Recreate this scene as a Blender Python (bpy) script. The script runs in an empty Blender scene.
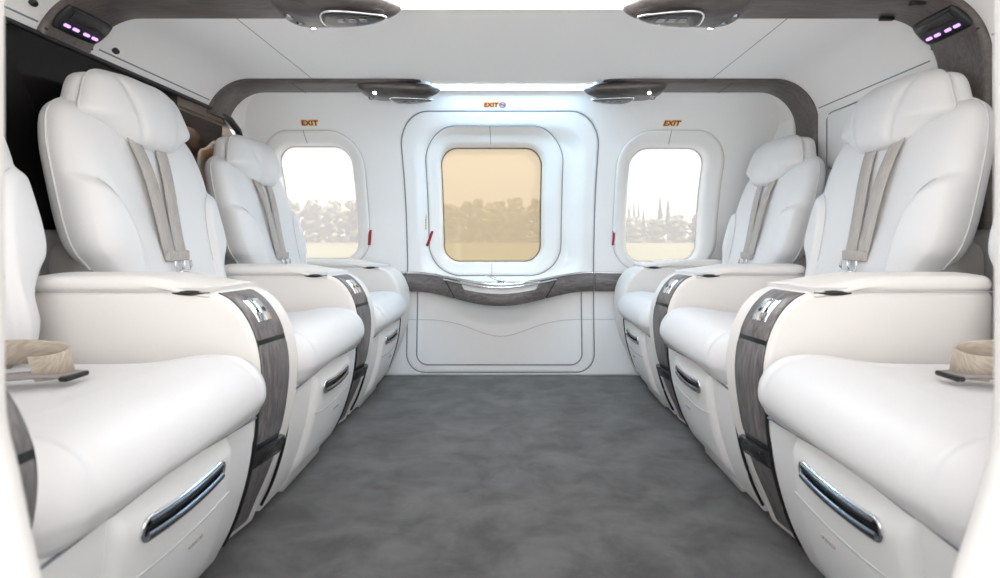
import bpy, math, random
import numpy as np

# ------------------------------------------------------------------ camera, sky, exposure
scene = bpy.context.scene
COL = scene.collection
H = 0.61                      # eye height above the cabin floor
cam_d = bpy.data.cameras.new('camera')
cam = bpy.data.objects.new('camera', cam_d)
COL.objects.link(cam)
cam.location = (0, 0, H)
cam.rotation_euler = (math.pi / 2, 0, 0)
cam_d.sensor_width = 36
cam_d.lens = 18
cam_d.shift_x = -0.012
cam_d.shift_y = -0.051
cam_d.clip_start = 0.02
cam_d.clip_end = 2000
cam_d.dof.use_dof = True
cam_d.dof.focus_distance = 1.7
cam_d.dof.aperture_fstop = 4.5
scene.camera = cam

world = bpy.data.worlds.new('sky')
scene.world = world
world.use_nodes = True
wn = world.node_tree
wbg = wn.nodes['Background']
wtc = wn.nodes.new('ShaderNodeTexCoord')
wsep = wn.nodes.new('ShaderNodeSeparateXYZ')
wramp = wn.nodes.new('ShaderNodeValToRGB')
wn.links.new(wtc.outputs['Generated'], wsep.inputs[0])
wn.links.new(wsep.outputs['Z'], wramp.inputs[0])
wn.links.new(wramp.outputs[0], wbg.inputs[0])
wramp.color_ramp.elements[0].position = 0.0
wramp.color_ramp.elements[0].color = (1.0, 0.955, 0.91, 1)
wramp.color_ramp.elements[1].position = 0.35
wramp.color_ramp.elements[1].color = (0.96, 0.97, 1.0, 1)
wbg.inputs[1].default_value = 1.8

vs = scene.view_settings
scene.display_settings.display_device = 'sRGB'
vs.view_transform = 'Standard'
vs.look = 'None'
vs.gamma = 1
vs.use_curve_mapping = False
vs.exposure = 0.86
LED_POWER = 9.5
SPOT_POWER = 30.0
sun_d = bpy.data.lights.new('sun', 'SUN')
sun_d.energy = 3.6
sun_d.angle = math.radians(2)
sun_d.color = (1.0, 0.95, 0.86)
sun = bpy.data.objects.new('sun', sun_d)
COL.objects.link(sun)
sun.rotation_euler = (math.radians(4), math.radians(42), 0)

R = math.radians
rnd = random.Random(7)


# ------------------------------------------------------------------ helpers
def tag(o, label=None, cat=None, group=None, kind=None):
    if label: o['label'] = label
    if cat: o['category'] = cat
    if group: o['group'] = group
    if kind: o['kind'] = kind
    return o


def empty(name, loc, label, cat, group=None, rot=(0, 0, 0)):
    o = bpy.data.objects.new(name, None)
    COL.objects.link(o)
    o.location = loc
    o.rotation_euler = rot
    o.empty_display_size = 0.1
    return tag(o, label, cat, group)


def mesh(name, parts, mat, parent=None, smooth=True, mirror=1, loc=None):
    """parts: list of (verts, faces) joined into ONE mesh object; mirror=-1 flips x."""
    V, F = [], []
    for v, f in parts:
        b = len(V)
        V += [tuple(map(float, p)) for p in v]
        F += [tuple(i + b for i in q) for q in f]
    if mirror < 0:
        V = [(-x, y, z) for x, y, z in V]
        F = [q[::-1] for q in F]
    me = bpy.data.meshes.new(name)
    me.from_pydata(V, [], F)
    me.validate()
    if smooth:
        me.polygons.foreach_set('use_smooth', [True] * len(me.polygons))
    me.materials.append(mat)
    me.update()
    o = bpy.data.objects.new(name, me)
    COL.objects.link(o)
    if parent: o.parent = parent
    if loc is not None: o.location = loc
    return o


def copy_tree(o, parent=None):
    c = o.copy()
    COL.objects.link(c)
    if parent: c.parent = parent
    for ch in list(o.children):
        copy_tree(ch, c)
    return c


def rrect(x0, x1, z0, z1, r, n=12, rb=None):
    """rounded rectangle, 4(n+1) points, counter-clockwise from the right-bottom corner; rb = bottom radius"""
    rb = r if rb is None else rb
    P = []
    for cx, cz, a0, rr in ((x1 - rb, z0 + rb, -90, rb), (x1 - r, z1 - r, 0, r), (x0 + r, z1 - r, 90, r), (x0 + rb, z0 + rb, 180, rb)):
        for i in range(n + 1):
            a = R(a0 + 90 * i / n)
            P.append((cx + rr * math.cos(a), cz + rr * math.sin(a)))
    return P


def densify(P, step, closed=True):
    Q = []
    n = len(P)
    for i in range(n if closed else n - 1):
        a, b = np.array(P[i], float), np.array(P[(i + 1) % n], float)
        k = max(1, int(np.linalg.norm(b - a) / step))
        for j in range(k):
            Q.append(tuple(a + (b - a) * j / k))
    if not closed: Q.append(tuple(P[-1]))
    return Q


def spline(P, per=6, closed=False):
    P = [np.array(p, float) for p in P]
    n = len(P)
    out = []
    for i in range(n if closed else n - 1):
        if closed:
            p0, p1, p2, p3 = P[(i - 1) % n], P[i], P[(i + 1) % n], P[(i + 2) % n]
        else:
            p0, p1, p2, p3 = P[max(i - 1, 0)], P[i], P[i + 1], P[min(i + 2, n - 1)]
        for j in range(per):
            t = j / per
            out.append(tuple(0.5 * (2 * p1 + (p2 - p0) * t + (2 * p0 - 5 * p1 + 4 * p2 - p3) * t * t + (3 * p1 - p0 - 3 * p2 + p3) * t ** 3)))
    if not closed: out.append(tuple(P[-1]))
    return out


def loft(rings, closed=True, cap=True):
    """rings of equal length joined by quads; caps are n-gons"""
    V, F = [], []
    n = len(rings[0])
    for r in rings: V += list(r)
    for i in range(len(rings) - 1):
        for j in range(n if closed else n - 1):
            k = (j + 1) % n
            F.append((i * n + j, i * n + k, (i + 1) * n + k, (i + 1) * n + j))
    if cap and closed:
        b = len(V)
        V += list(rings[0]) + list(rings[-1])
        F.append(tuple(range(b + n - 1, b - 1, -1)))
        F.append(tuple(range(b + n, b + 2 * n)))
    return V, F


def tube(path, r, n=8, closed=False, flat=1.0, up=(0, 0, 1)):
    """round (or flattened) bar along a 3-D path"""
    P = [np.array(p, float) for p in path]
    m = len(P)
    rings = []
    for i in range(m):
        a = P[(i - 1) % m] if (closed or i > 0) else P[i]
        b = P[(i + 1) % m] if (closed or i < m - 1) else P[i]
        t = b - a
        t /= (np.linalg.norm(t) + 1e-12)
        u = np.array(up, float)
        if abs(np.dot(u, t)) > 0.95: u = np.array((0, 1, 0.0)) if abs(t[1]) < 0.9 else np.array((1.0, 0, 0))
        s = np.cross(t, u); s /= np.linalg.norm(s)
        w = np.cross(s, t)
        rr = r[i] if hasattr(r, '__len__') else r
        rings.append([P[i] + s * rr * math.cos(2 * math.pi * k / n) + w * rr * flat * math.sin(2 * math.pi * k / n) for k in range(n)])
    if closed:
        rings.append(rings[0])
        return loft(rings, True, False)
    return loft(rings, True, True)


def ribbon(path, side, w, th):
    """flat strap: path of points, unit side vectors, width w, thickness th"""
    P = [np.array(p, float) for p in path]
    m = len(P)
    rings = []
    for i in range(m):
        t = P[min(i + 1, m - 1)] - P[max(i - 1, 0)]
        t /= np.linalg.norm(t)
        s = np.array(side[i] if isinstance(side, list) else side, float)
        s = s - t * np.dot(s, t); s /= np.linalg.norm(s)
        nn = np.cross(t, s)
        a, b, e = s * w / 2, nn * th / 2, s * (w / 2 - th / 2)
        rings.append([P[i] + a, P[i] + e + b, P[i] - e + b, P[i] - a, P[i] - e - b, P[i] + e - b])
    return loft(rings)


def rbox(x0, x1, y0, y1, z0, z1, r, n=6, m=4):
    """box with rounded edges, dense enough to be warped: n cells on the flats, m on each rounding"""
    lo, hi = np.array((x0, y0, z0), float), np.array((x1, y1, z1), float)
    r = min(r, 0.499 * float((hi - lo).min()))

    def axis(k):
        a = [lo[k] + r * (1 - math.cos(R(90) * i / m)) * 0 + r * i / m for i in range(m)]
        b = [lo[k] + r + (hi[k] - lo[k] - 2 * r) * i / n for i in range(n + 1)]
        c = [hi[k] - r + r * (i + 1) / m for i in range(m)]
        return np.array(a + b + c)
    A = [axis(k) for k in range(3)]
    idx, V, F = {}, [], []

    def vid(p):
        key = tuple(round(c, 6) for c in p)
        if key not in idx:
            p = np.array(p)
            c = np.clip(p, lo + r, hi - r)
            d = p - c
            q = d / r
            # cube-to-sphere mapping keeps the spacing even
            if np.abs(q).max() > 1e-9:
                s = np.tan(q * math.pi / 4)
                L = np.linalg.norm(s) / np.abs(s).max()
                d = s / np.linalg.norm(s) * r * np.abs(q).max()
            idx[key] = len(V)
            V.append(tuple(c + d))
        return idx[key]
    for k in range(3):
        i1, i2 = (k + 1) % 3, (k + 2) % 3
        for side, val in ((0, lo[k]), (1, hi[k])):
            for a in range(len(A[i1]) - 1):
                for b in range(len(A[i2]) - 1):
                    q = []
                    for (u, w) in ((a, b), (a + 1, b), (a + 1, b + 1), (a, b + 1)):
                        p = [0, 0, 0]
                        p[k] = val; p[i1] = A[i1][u]; p[i2] = A[i2][w]
                        q.append(vid(p))
                    F.append(tuple(q) if side else tuple(q[::-1]))
    return V, F


def warp(vf, fn):
    return [fn(*p) for p in vf[0]], vf[1]


def pillow(outline, place, front, back, p=4.0, rings=14, centre=None, relief=None):
    """padded panel from a closed 2-D outline (a,b); place(a,b,h) -> 3-D, h the height over the base plane"""
    O = np.array(outline, float)
    c = np.array(centre if centre is not None else O.mean(0))
    S = [1 - (i / rings) ** 1.6 for i in range(rings)]           # 1 .. near 0
    V, F = [], []
    n = len(O)

    def surf(T, sgn, flip):
        b0 = len(V)
        for s in S:
            h = T * max(0.0, 1 - s ** p) ** (1 / 2.2)
            for q in O:
                a, b = c + (q - c) * s
                hh = h + (relief(a, b) * min(1, h / (T * 0.5 + 1e-9)) if relief and sgn > 0 else 0)
                V.append(place(a, b, sgn * hh))
        V.append(place(c[0], c[1], sgn * T + (relief(c[0], c[1]) if relief and sgn > 0 else 0)))
        for i in range(len(S) - 1):
            for j in range(n):
                k = (j + 1) % n
                q = (b0 + i * n + j, b0 + i * n + k, b0 + (i + 1) * n + k, b0 + (i + 1) * n + j)
                F.append(q[::-1] if flip else q)
        top = len(V) - 1
        for j in range(n):
            q = (b0 + (len(S) - 1) * n + j, b0 + (len(S) - 1) * n + (j + 1) % n, top)
            F.append(q[::-1] if flip else q)
        return b0
    surf(front, 1, False)
    surf(back, -1, True)
    return V, F


def weld(vf, eps=1e-5):
    idx, V, mp = {}, [], []
    for p in vf[0]:
        k = tuple(round(float(c) / eps) for c in p)
        if k not in idx:
            idx[k] = len(V); V.append(p)
        mp.append(idx[k])
    F = []
    for q in vf[1]:
        t = []
        for i in q:
            if mp[i] not in t: t.append(mp[i])
        if len(t) > 2: F.append(tuple(t))
    return V, F


def inset(P, d):
    """offset a closed 2-D polygon inwards (counter-clockwise input)"""
    P = np.array(P, float)
    n = len(P)
    a = P - np.roll(P, 1, 0); b = np.roll(P, -1, 0) - P
    a /= np.linalg.norm(a, axis=1)[:, None] + 1e-12
    b /= np.linalg.norm(b, axis=1)[:, None] + 1e-12
    na = np.stack([-a[:, 1], a[:, 0]], 1); nb = np.stack([-b[:, 1], b[:, 0]], 1)
    nn = na + nb
    nn /= np.linalg.norm(nn, axis=1)[:, None] + 1e-12
    cs = np.clip((nn * na).sum(1), 0.5, 1)
    return P + nn * (d / cs)[:, None]


def slab(P, y0, y1, r=0.01, m=5):
    """profile P in (x,z), counter-clockwise, extruded along y with rounded rims"""
    rings = []
    for i in range(m + 1):
        t = R(90) * i / m
        Q = inset(P, r * (1 - math.sin(t)))
        rings.append([(x, y0 + r * (1 - math.cos(t)), z) for x, z in Q])
    for i in range(m, -1, -1):
        t = R(90) * i / m
        Q = inset(P, r * (1 - math.sin(t)))
        rings.append([(x, y1 - r * (1 - math.cos(t)), z) for x, z in Q])
    V, F = loft(rings)
    return V, [q[::-1] for q in F]


def sstep(a, b, x):
    t = np.clip((x - a) / (b - a), 0, 1)
    return t * t * (3 - 2 * t)


# ------------------------------------------------------------------ materials
def mat(name, color, rough=0.5, metal=0.0, bump=None, spec=0.5, coat=0.0, sheen=0.0):
    m = bpy.data.materials.new(name)
    m.use_nodes = True
    b = m.node_tree.nodes['Principled BSDF']
    b.inputs['Base Color'].default_value = (*color, 1)
    b.inputs['Roughness'].default_value = rough
    b.inputs['Metallic'].default_value = metal
    b.inputs['Specular IOR Level'].default_value = spec
    b.inputs['Coat Weight'].default_value = coat
    b.inputs['Sheen Weight'].default_value = sheen
    if bump:
        scale, strength, dist = bump
        nt = m.node_tree
        tc = nt.nodes.new('ShaderNodeTexCoord')
        nz = nt.nodes.new('ShaderNodeTexNoise')
        nz.inputs['Scale'].default_value = scale
        nz.inputs['Detail'].default_value = 4
        bp = nt.nodes.new('ShaderNodeBump')
        bp.inputs['Strength'].default_value = strength
        bp.inputs['Distance'].default_value = dist
        nt.links.new(tc.outputs['Object'], nz.inputs['Vector'])
        nt.links.new(nz.outputs['Fac'], bp.inputs['Height'])
        nt.links.new(bp.outputs['Normal'], b.inputs['Normal'])
    return m


def noise_color(m, c0, c1, scale, p0=0.35, p1=0.65, stretch=(1, 1, 1), detail=6, distort=0.0):
    nt = m.node_tree
    b = nt.nodes['Principled BSDF']
    tc = nt.nodes.new('ShaderNodeTexCoord')
    mp = nt.nodes.new('ShaderNodeMapping')
    mp.inputs['Scale'].default_value = stretch
    nz = nt.nodes.new('ShaderNodeTexNoise')
    nz.inputs['Scale'].default_value = scale
    nz.inputs['Detail'].default_value = detail
    nz.inputs['Distortion'].default_value = distort
    if m.name == 'grey_suede_carpet': nz.inputs['Roughness'].default_value = 0.66
    rp = nt.nodes.new('ShaderNodeValToRGB')
    rp.color_ramp.elements[0].position = p0
    rp.color_ramp.elements[0].color = (*c0, 1)
    rp.color_ramp.elements[1].position = p1
    rp.color_ramp.elements[1].color = (*c1, 1)
    nt.links.new(tc.outputs['Object'], mp.inputs[0])
    nt.links.new(mp.outputs[0], nz.inputs['Vector'])
    nt.links.new(nz.outputs['Fac'], rp.inputs[0])
    nt.links.new(rp.outputs[0], b.inputs['Base Color'])
    return m


def emit(name, color, strength):
    m = bpy.data.materials.new(name)
    m.use_nodes = True
    nt = m.node_tree
    nt.nodes.clear()
    e = nt.nodes.new('ShaderNodeEmission')
    e.inputs[0].default_value = (*color, 1)
    e.inputs[1].default_value = strength
    o = nt.nodes.new('ShaderNodeOutputMaterial')
    nt.links.new(e.outputs[0], o.inputs[0])
    return m


def pane_mat(name, tint, haze_col, haze, gloss=0.06):
    """cabin glazing: tinted see-through, a milky share imitating a washed-out view and a little mirror reflection"""
    m = bpy.data.materials.new(name)
    m.use_nodes = True
    nt = m.node_tree
    nt.nodes.clear()
    t = nt.nodes.new('ShaderNodeBsdfTransparent'); t.inputs[0].default_value = (*tint, 1)
    h = nt.nodes.new('ShaderNodeBsdfTranslucent'); h.inputs[0].default_value = (*haze_col, 1)
    g = nt.nodes.new('ShaderNodeBsdfGlossy'); g.inputs['Roughness'].default_value = 0.05
    a = nt.nodes.new('ShaderNodeMixShader'); a.inputs[0].default_value = haze
    c = nt.nodes.new('ShaderNodeMixShader'); c.inputs[0].default_value = gloss
    o = nt.nodes.new('ShaderNodeOutputMaterial')
    nt.links.new(t.outputs[0], a.inputs[1]); nt.links.new(h.outputs[0], a.inputs[2])
    nt.links.new(a.outputs[0], c.inputs[1]); nt.links.new(g.outputs[0], c.inputs[2])
    nt.links.new(c.outputs[0], o.inputs[0])
    return m


M = {}
M['leather'] = mat('white_leather', (0.775, 0.77, 0.775), 0.46, bump=(160, 0.10, 0.002))
M['cream'] = mat('cream_leather', (0.81, 0.78, 0.75), 0.48, bump=(160, 0.10, 0.002))
M['plastic'] = mat('white_moulding', (0.84, 0.835, 0.825), 0.42)
M['wall'] = mat('white_wall_panel', (0.88, 0.88, 0.88), 0.5)
M['ceil'] = mat('white_headliner', (0.92, 0.908, 0.90), 0.75, bump=(400, 0.08, 0.001))
M['wood'] = noise_color(mat('grey_wood_veneer', (0.1, 0.09, 0.09), 0.38, coat=0.15), (0.09, 0.08, 0.08), (0.215, 0.195, 0.19), 9, 0.3, 0.72, (1.3, 9, 9), 8, 1.2)
M['wood_v'] = noise_color(mat('grey_wood_veneer_upright', (0.1, 0.09, 0.09), 0.38, coat=0.15), (0.085, 0.077, 0.08), (0.25, 0.232, 0.232), 9, 0.3, 0.72, (9, 12, 1.2), 8, 1.2)
M['wood_arch'] = noise_color(mat('brown_grey_wood_veneer', (0.1, 0.09, 0.09), 0.42, coat=0.1), (0.070, 0.058, 0.054), (0.135, 0.115, 0.108), 9, 0.3, 0.72, (1.3, 11, 5), 8, 1.4)
M['pod'] = noise_color(mat('dark_pod_veneer', (0.08, 0.07, 0.068), 0.3, coat=0.2), (0.045, 0.039, 0.038), (0.09, 0.08, 0.077), 9, 0.3, 0.72, (1.3, 11, 5), 8, 1.0)
M['carpet'] = noise_color(mat('grey_suede_carpet', (0.2, 0.2, 0.2), 0.95, sheen=0.25, bump=(500, 0.35, 0.002)), (0.062, 0.058, 0.055), (0.138, 0.134, 0.131), 7.0, 0.36, 0.64, (1, 1.2, 1), 14, 0.35)
M['chrome'] = mat('chrome', (0.82, 0.83, 0.85), 0.12, 1.0)
M['dark_chrome'] = mat('dark_chrome', (0.20, 0.21, 0.23), 0.2, 1.0)
M['black'] = mat('black_plastic', (0.012, 0.012, 0.013), 0.4)
M['blackgloss'] = mat('smoked_lens', (0.022, 0.021, 0.02), 0.1)
M['seal'] = mat('grey_seal', (0.22, 0.25, 0.28), 0.6)
M['seal_dark'] = mat('dark_seal', (0.06, 0.07, 0.08), 0.6)
M['seal_pale'] = mat('pale_seal', (0.58, 0.58, 0.58), 0.6)
M['seam'] = mat('seam_stitch', (0.72, 0.72, 0.72), 0.6)
M['taupe'] = mat('taupe_lining', (0.30, 0.28, 0.27), 0.7)
M['strap'] = noise_color(mat('greige_webbing', (0.4, 0.36, 0.33), 0.6), (0.40, 0.365, 0.34), (0.54, 0.50, 0.465), 60, stretch=(1, 14, 0.6))
M['strap_tan'] = noise_color(mat('tan_webbing', (0.5, 0.42, 0.33), 0.6), (0.40, 0.335, 0.265), (0.56, 0.48, 0.39), 60, stretch=(0.6, 14, 1))
M['partition'] = mat('black_partition_glass', (0.010, 0.009, 0.009), 0.16, spec=0.2)
M['red'] = mat('red_fabric', (0.30, 0.012, 0.025), 0.7)
M['red_print'] = mat('red_print', (0.33, 0.012, 0.012), 0.5)
M['yellow_print'] = mat('yellow_print', (0.85, 0.68, 0.25), 0.5)
M['grey_print'] = mat('grey_print', (0.42, 0.40, 0.40), 0.5)
M['plum_print'] = mat('plum_print', (0.26, 0.16, 0.24), 0.5)
M['led'] = emit('led_diffuser', (1.0, 0.97, 0.97), LED_POWER)
M['led_cool'] = emit('cool_led_diffuser', (0.50, 0.78, 1.0), LED_POWER * 2.2)
M['spot'] = emit('spot_led', (1.0, 0.97, 0.92), SPOT_POWER)
M['violet'] = emit('violet_led', (0.60, 0.36, 1.0), 1.0)
M['pane'] = pane_mat('clear_pane_glare_haze', (0.40, 0.39, 0.385), (0.44, 0.43, 0.428), 0.5, 0.02)  # milky share puts the glare of the overexposed view into the glass
M['amber'] = pane_mat('amber_pane_glare_haze', (0.165, 0.138, 0.105), (0.40, 0.335, 0.235), 0.5, 0.025)  # real amber tint; the milky part imitates outdoor glare
M['grass'] = noise_color(mat('dry_grass', (0.3, 0.3, 0.12), 0.95), (0.24, 0.24, 0.09), (0.36, 0.34, 0.16), 0.05)
M['bounce_ground'] = mat('pale_bounce_slab', (0.62, 0.605, 0.59), 0.9)  # bright neutral tone for the added light-bouncing slab
M['leaf'] = noise_color(mat('leaves_painted_light', (0.1, 0.13, 0.05), 0.9), (0.012, 0.015, 0.008), (0.62, 0.60, 0.38), 0.9, 0.44, 0.62)  # pale and dark mottle paints leaf highlights and shade into the colour
M['pine'] = noise_color(mat('pine_needles', (0.05, 0.08, 0.04), 0.9), (0.03, 0.05, 0.028), (0.08, 0.11, 0.05), 1.2)
M['bark'] = mat('bark', (0.09, 0.06, 0.04), 0.95)
M['brown'] = mat('brown_leather', (0.10, 0.068, 0.05), 0.55)
foil = mat('iridescent_foil', (0.8, 0.62, 0.5), 0.25, 0.15)
nt = foil.node_tree
tc = nt.nodes.new('ShaderNodeTexCoord'); nz = nt.nodes.new('ShaderNodeTexNoise'); nz.inputs['Scale'].default_value = 14
rp = nt.nodes.new('ShaderNodeValToRGB')
els = rp.color_ramp.elements
els[0].position = 0.3; els[0].color = (0.14, 0.2, 0.75, 1)
els[1].position = 0.75; els[1].color = (0.9, 0.55, 0.38, 1)
e = els.new(0.44); e.color = (0.3, 0.65, 0.8, 1)
e = els.new(0.52); e.color = (0.95, 0.72, 0.55, 1)
nt.links.new(tc.outputs['Object'], nz.inputs['Vector']); nt.links.new(nz.outputs['Fac'], rp.inputs[0])
nt.links.new(rp.outputs[0], nt.nodes['Principled BSDF'].inputs['Base Color'])
M['foil'] = foil

# ------------------------------------------------------------------ setting: floor, side walls, far wall
WX = 1.125                      # inner half length of the cabin (bulkhead to bulkhead)


def struct(o, label=None):
    return tag(o, label, None, None, 'structure')


PZ = np.array([-0.70, -0.61, -0.30, -0.10, 0.10, 0.25, 0.41, 0.48, 0.55, 0.60])
PY = np.array([2.21, 2.22, 2.25, 2.25, 2.225, 2.185, 2.115, 2.065, 1.995, 1.93])
_pzf = np.linspace(-0.70, 0.60, 600)
_pyf = np.interp(_pzf, PZ, PY)
_k = np.exp(-np.linspace(-2, 2, 61) ** 2); _k /= _k.sum()
_pyf = np.convolve(np.pad(_pyf, 30, mode='edge'), _k, 'valid')


def prof(zr):
    return np.interp(zr, _pzf, _pyf)


def sdr(x, z, x0, x1, z0, z1, r, rb=None):
    rr = r if rb is None else np.where(z > (z0 + z1) / 2, r, rb)
    cx, cz = (x0 + x1) / 2, (z0 + z1) / 2
    qx = np.abs(x - cx) - (x1 - x0) / 2 + rr
    qz = np.abs(z - cz) - (z1 - z0) / 2 + rr
    return np.minimum(np.maximum(qx, qz), 0) + np.hypot(np.maximum(qx, 0), np.maximum(qz, 0)) - rr


DOOR = (-0.470, 0.367, -0.598, 0.515, 0.13, 0.085)
# outer seam and glass opening of each window: x0, x1, z0, z1, radius (z relative to the eye height)
WINS = {
    1: ((-1.072, -0.636, -0.135, 0.449, 0.14), (-1.016, -0.698, -0.096, 0.396, 0.075)),
    2: ((-0.374, 0.222, -0.170, 0.466, 0.14), (-0.316, 0.132, -0.109, 0.396, 0.075)),
    3: ((0.450, 0.912, -0.150, 0.449, 0.14), (0.515, 0.838, -0.108, 0.390, 0.075)),
}


def wall_y(x, z):
    """depth of the far wall's inner skin (z relative to the eye height)"""
    y = prof(z)
    sd = sdr(x, z, -0.425, 0.322, -0.225, 0.478, 0.15)
    y = y + 0.034 * sstep(0.0, 0.075, -sd)
    sd2 = sdr(x, z, -0.425, 0.312, -0.72, -0.10, 0.05)
    y = y + 0.004 * sstep(0.0, 0.02, -sd2) * (z < -0.2)
    return y


def skin(name, keep, mt, x0, x1, z0, z1, step, snap_to, parent=None):
    nx, nz = int((x1 - x0) / step) + 1, int((z1 - z0) / step) + 1
    X, Z = np.meshgrid(np.linspace(x0, x1, nx), np.linspace(z0, z1, nz))
    hx = step
    for sd in snap_to:                      # pull grid points onto the outlines
        s = sd(X, Z)
        gx = (sd(X + 1e-4, Z) - s) / 1e-4
        gz = (sd(X, Z + 1e-4) - s) / 1e-4
        near = np.abs(s) < hx * 0.55
        X = np.where(near, X - gx * s, X); Z = np.where(near, Z - gz * s, Z)
    Y = wall_y(X, Z)
    V = np.stack([X, Y, Z + H], -1).reshape(-1, 3)
    fc_x = (X[:-1, :-1] + X[1:, 1:] + X[1:, :-1] + X[:-1, 1:]) / 4
    fc_z = (Z[:-1, :-1] + Z[1:, 1:] + Z[1:, :-1] + Z[:-1, 1:]) / 4
    kp = keep(fc_x, fc_z)
    I, J = np.nonzero(kp)
    a = I * nx + J
    F = np.stack([a, a + 1, a + nx + 1, a + nx], 1)
    used = np.unique(F)
    mp = -np.ones(len(V), int); mp[used] = np.arange(len(used))
    o = mesh(name, [(V[used].tolist(), mp[F].tolist())], mt, parent)
    so = o.modifiers.new('thickness', 'SOLIDIFY'); so.thickness = 0.02; so.offset = -1
    return o


sd_door = lambda x, z: sdr(x, z, *DOOR)
sd_w = {k: (lambda x, z, q=WINS[k][0]: sdr(x, z, *q)) for k in WINS}
wf = skin('wall_far', lambda x, z: (sd_door(x, z) > 0) & (sd_w[1](x, z) > -0.004) & (sd_w[3](x, z) > -0.004),
          M['wall'], -WX, WX, -H, 0.60, 0.008, [sd_door, lambda x, z: sd_w[1](x, z) + 0.004, lambda x, z: sd_w[3](x, z) + 0.004])
struct(wf)
door = skin('door_1', lambda x, z: (sd_door(x, z) < 0) & (sd_w[2](x, z) > -0.004), M['wall'], -0.48, 0.38, -0.61, 0.53, 0.008,
            [sd_door, lambda x, z: sd_w[2](x, z) + 0.004])
struct(door, 'white cabin door with the amber middle window')


def on_wall(P, lift=0.0):
    return [(x, float(wall_y(x, z)) - lift, z + H) for x, z in P]


def seam_on_wall(name, P, r, mt, parent, closed=True):
    P = densify(P, 0.02, closed)
    return mesh(name, [tube(on_wall(P, 0.0), r, 6, closed, up=(0, 1, 0))], mt, parent)


seam_on_wall('door_seal', rrect(DOOR[0], DOOR[1], DOOR[2], DOOR[3], DOOR[4], 12, DOOR[5]), 0.0026, M['seal'], door)
seam_on_wall('panel_seal', [p for p in rrect(-0.425, 0.312, -0.565, -0.20, 0.05, 10)], 0.0030, M['seal'], door)
wave = [(x, -0.365 - 0.075 * math.exp(-((x + 0.05) / 0.17) ** 2)) for x in np.linspace(-0.466, 0.363, 60)]
seam_on_wall('wave_seam', wave, 0.0016, M['seal_pale'], door, False)
seam_on_wall('wall_seam', [(x, -0.365) for x in np.linspace(0.371, 0.62, 12)], 0.0014, M['seal_pale'], wf, False)


def window(idx, pane_mt):
    o_, g_ = WINS[idx]
    n = 14
    Po = rrect(*o_, n); Pi = rrect(*g_, n)

    def dens(P, Q, k=10):
        A, B = [], []
        m = len(P)
        for i in range(m):
            a, b = np.array(P[i]), np.array(P[(i + 1) % m]); c, d = np.array(Q[i]), np.array(Q[(i + 1) % m])
            kk = k if (i % (n + 1)) == n else 1
            for j in range(kk):
                A.append(a + (b - a) * j / kk); B.append(c + (d - c) * j / kk)
        return A, B
    A, B = dens(Po, Pi)
    sec = [(-0.0, 0.012), (0.0, 0.0), (0.02, -0.005), (0.06, -0.008), (0.25, -0.006), (0.5, -0.003), (0.74, 0.001), (0.87, 0.008), (0.95, 0.020), (1.0, 0.06)]
    rings = []
    for t, dp in sec:
        ring = []
        for a, b in zip(A, B):
            x, z = a + (b - a) * t
            ya = float(wall_y(*a)); 
            y = float(prof(z)) + (0.034 if idx == 2 else 0.0) * 1.0
            w = min(1, t / 0.3)
            y0 = ya + (float(prof(z)) - float(prof(a[1])))
            ring.append((x, y0 * (1 - w) + y * w + dp, z + H))
        rings.append(ring)
    fr = mesh('window_%d' % idx, [loft(rings, True, False)], M['plastic'], None)
    struct(fr, {1: 'clear rounded window beside the black partition', 2: 'amber rounded window in the cabin door', 3: 'clear rounded window beside the white bulkhead'}[idx])
    # pane: a thin curved sheet that reaches under the liner
    gx0, gx1, gz0, gz1, gr = g_
    e = 0.004
    nx, nz = 10, 24
    V, F = [], []
    dpt = 0.05 + (0.034 if idx == 2 else 0.0)
    P = rrect(gx0 - e, gx1 + e, gz0 - e, gz1 + e, gr, n)
    c = ((gx0 + gx1) / 2, (gz0 + gz1) / 2)
    P = densify(P, 0.03)
    V = []
    for s in (1.0, 0.8, 0.6, 0.4, 0.2):
        for q in P:
            x, z = c[0] + (q[0] - c[0]) * s, c[1] + (q[1] - c[1]) * s
            V.append((x, float(prof(z)) + dpt, z + H))
    V.append((c[0], float(prof(c[1])) + dpt, c[1] + H))
    m = len(P)
    for i in range(4):
        for j in range(m):
            k = (j + 1) % m
            F.append((i * m + j, i * m + k, (i + 1) * m + k, (i + 1) * m + j))
    for j in range(m): F.append((4 * m + j, 4 * m + (j + 1) % m, 5 * m))
    mesh('window_pane', [(V, F)], pane_mt, fr)
    # seam round the liner, split line above and below the glass
    Q = [(a[0], float(wall_y(*a)) - 0.002, a[1] + H) for a in A]
    mesh('liner_seam', [tube(Q, 0.0028 if idx == 2 else 0.0022, 6, True, up=(0, 1, 0))], M['seal'] if idx == 2 else M['seal_pale'], fr)
    xm = c[0] - (0.0 if idx == 2 else 0.012)
    lines = []
    rr = []
    for (zo, zi) in ((o_[3], g_[3]), (o_[2], g_[2])):
        ln = []
        for t, dp in sec[2:-2]:
            z = zo + (zi - zo) * t
            w = min(1, t / 0.3)
            y0 = float(wall_y(xm, zo)) + float(prof(z)) - float(prof(zo))
            y = float(prof(z)) + (0.034 if idx == 2 else 0.0)
            ln.append((xm, y0 * (1 - w) + y * w + dp - 0.0003, z + H))
        lines.append(tube(ln, 0.0013, 6))
    mesh('liner_joint', lines, M['seal'], fr)
    # dark gasket where the pane meets the liner
    G = densify(rrect(gx0 + 0.001, gx1 - 0.001, gz0 + 0.001, gz1 - 0.001, gr, n), 0.03)
    mesh('pane_gasket', [tube([(x, float(prof(z)) + dpt - 0.001, z + H) for x, z in G], 0.0022, 6, True, up=(0, 1, 0))], M['seal_dark'] if idx == 2 else M['seal_pale'], fr)
    return fr


window(1, M['pane']); window(2, M['amber']); window(3, M['pane'])

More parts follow.
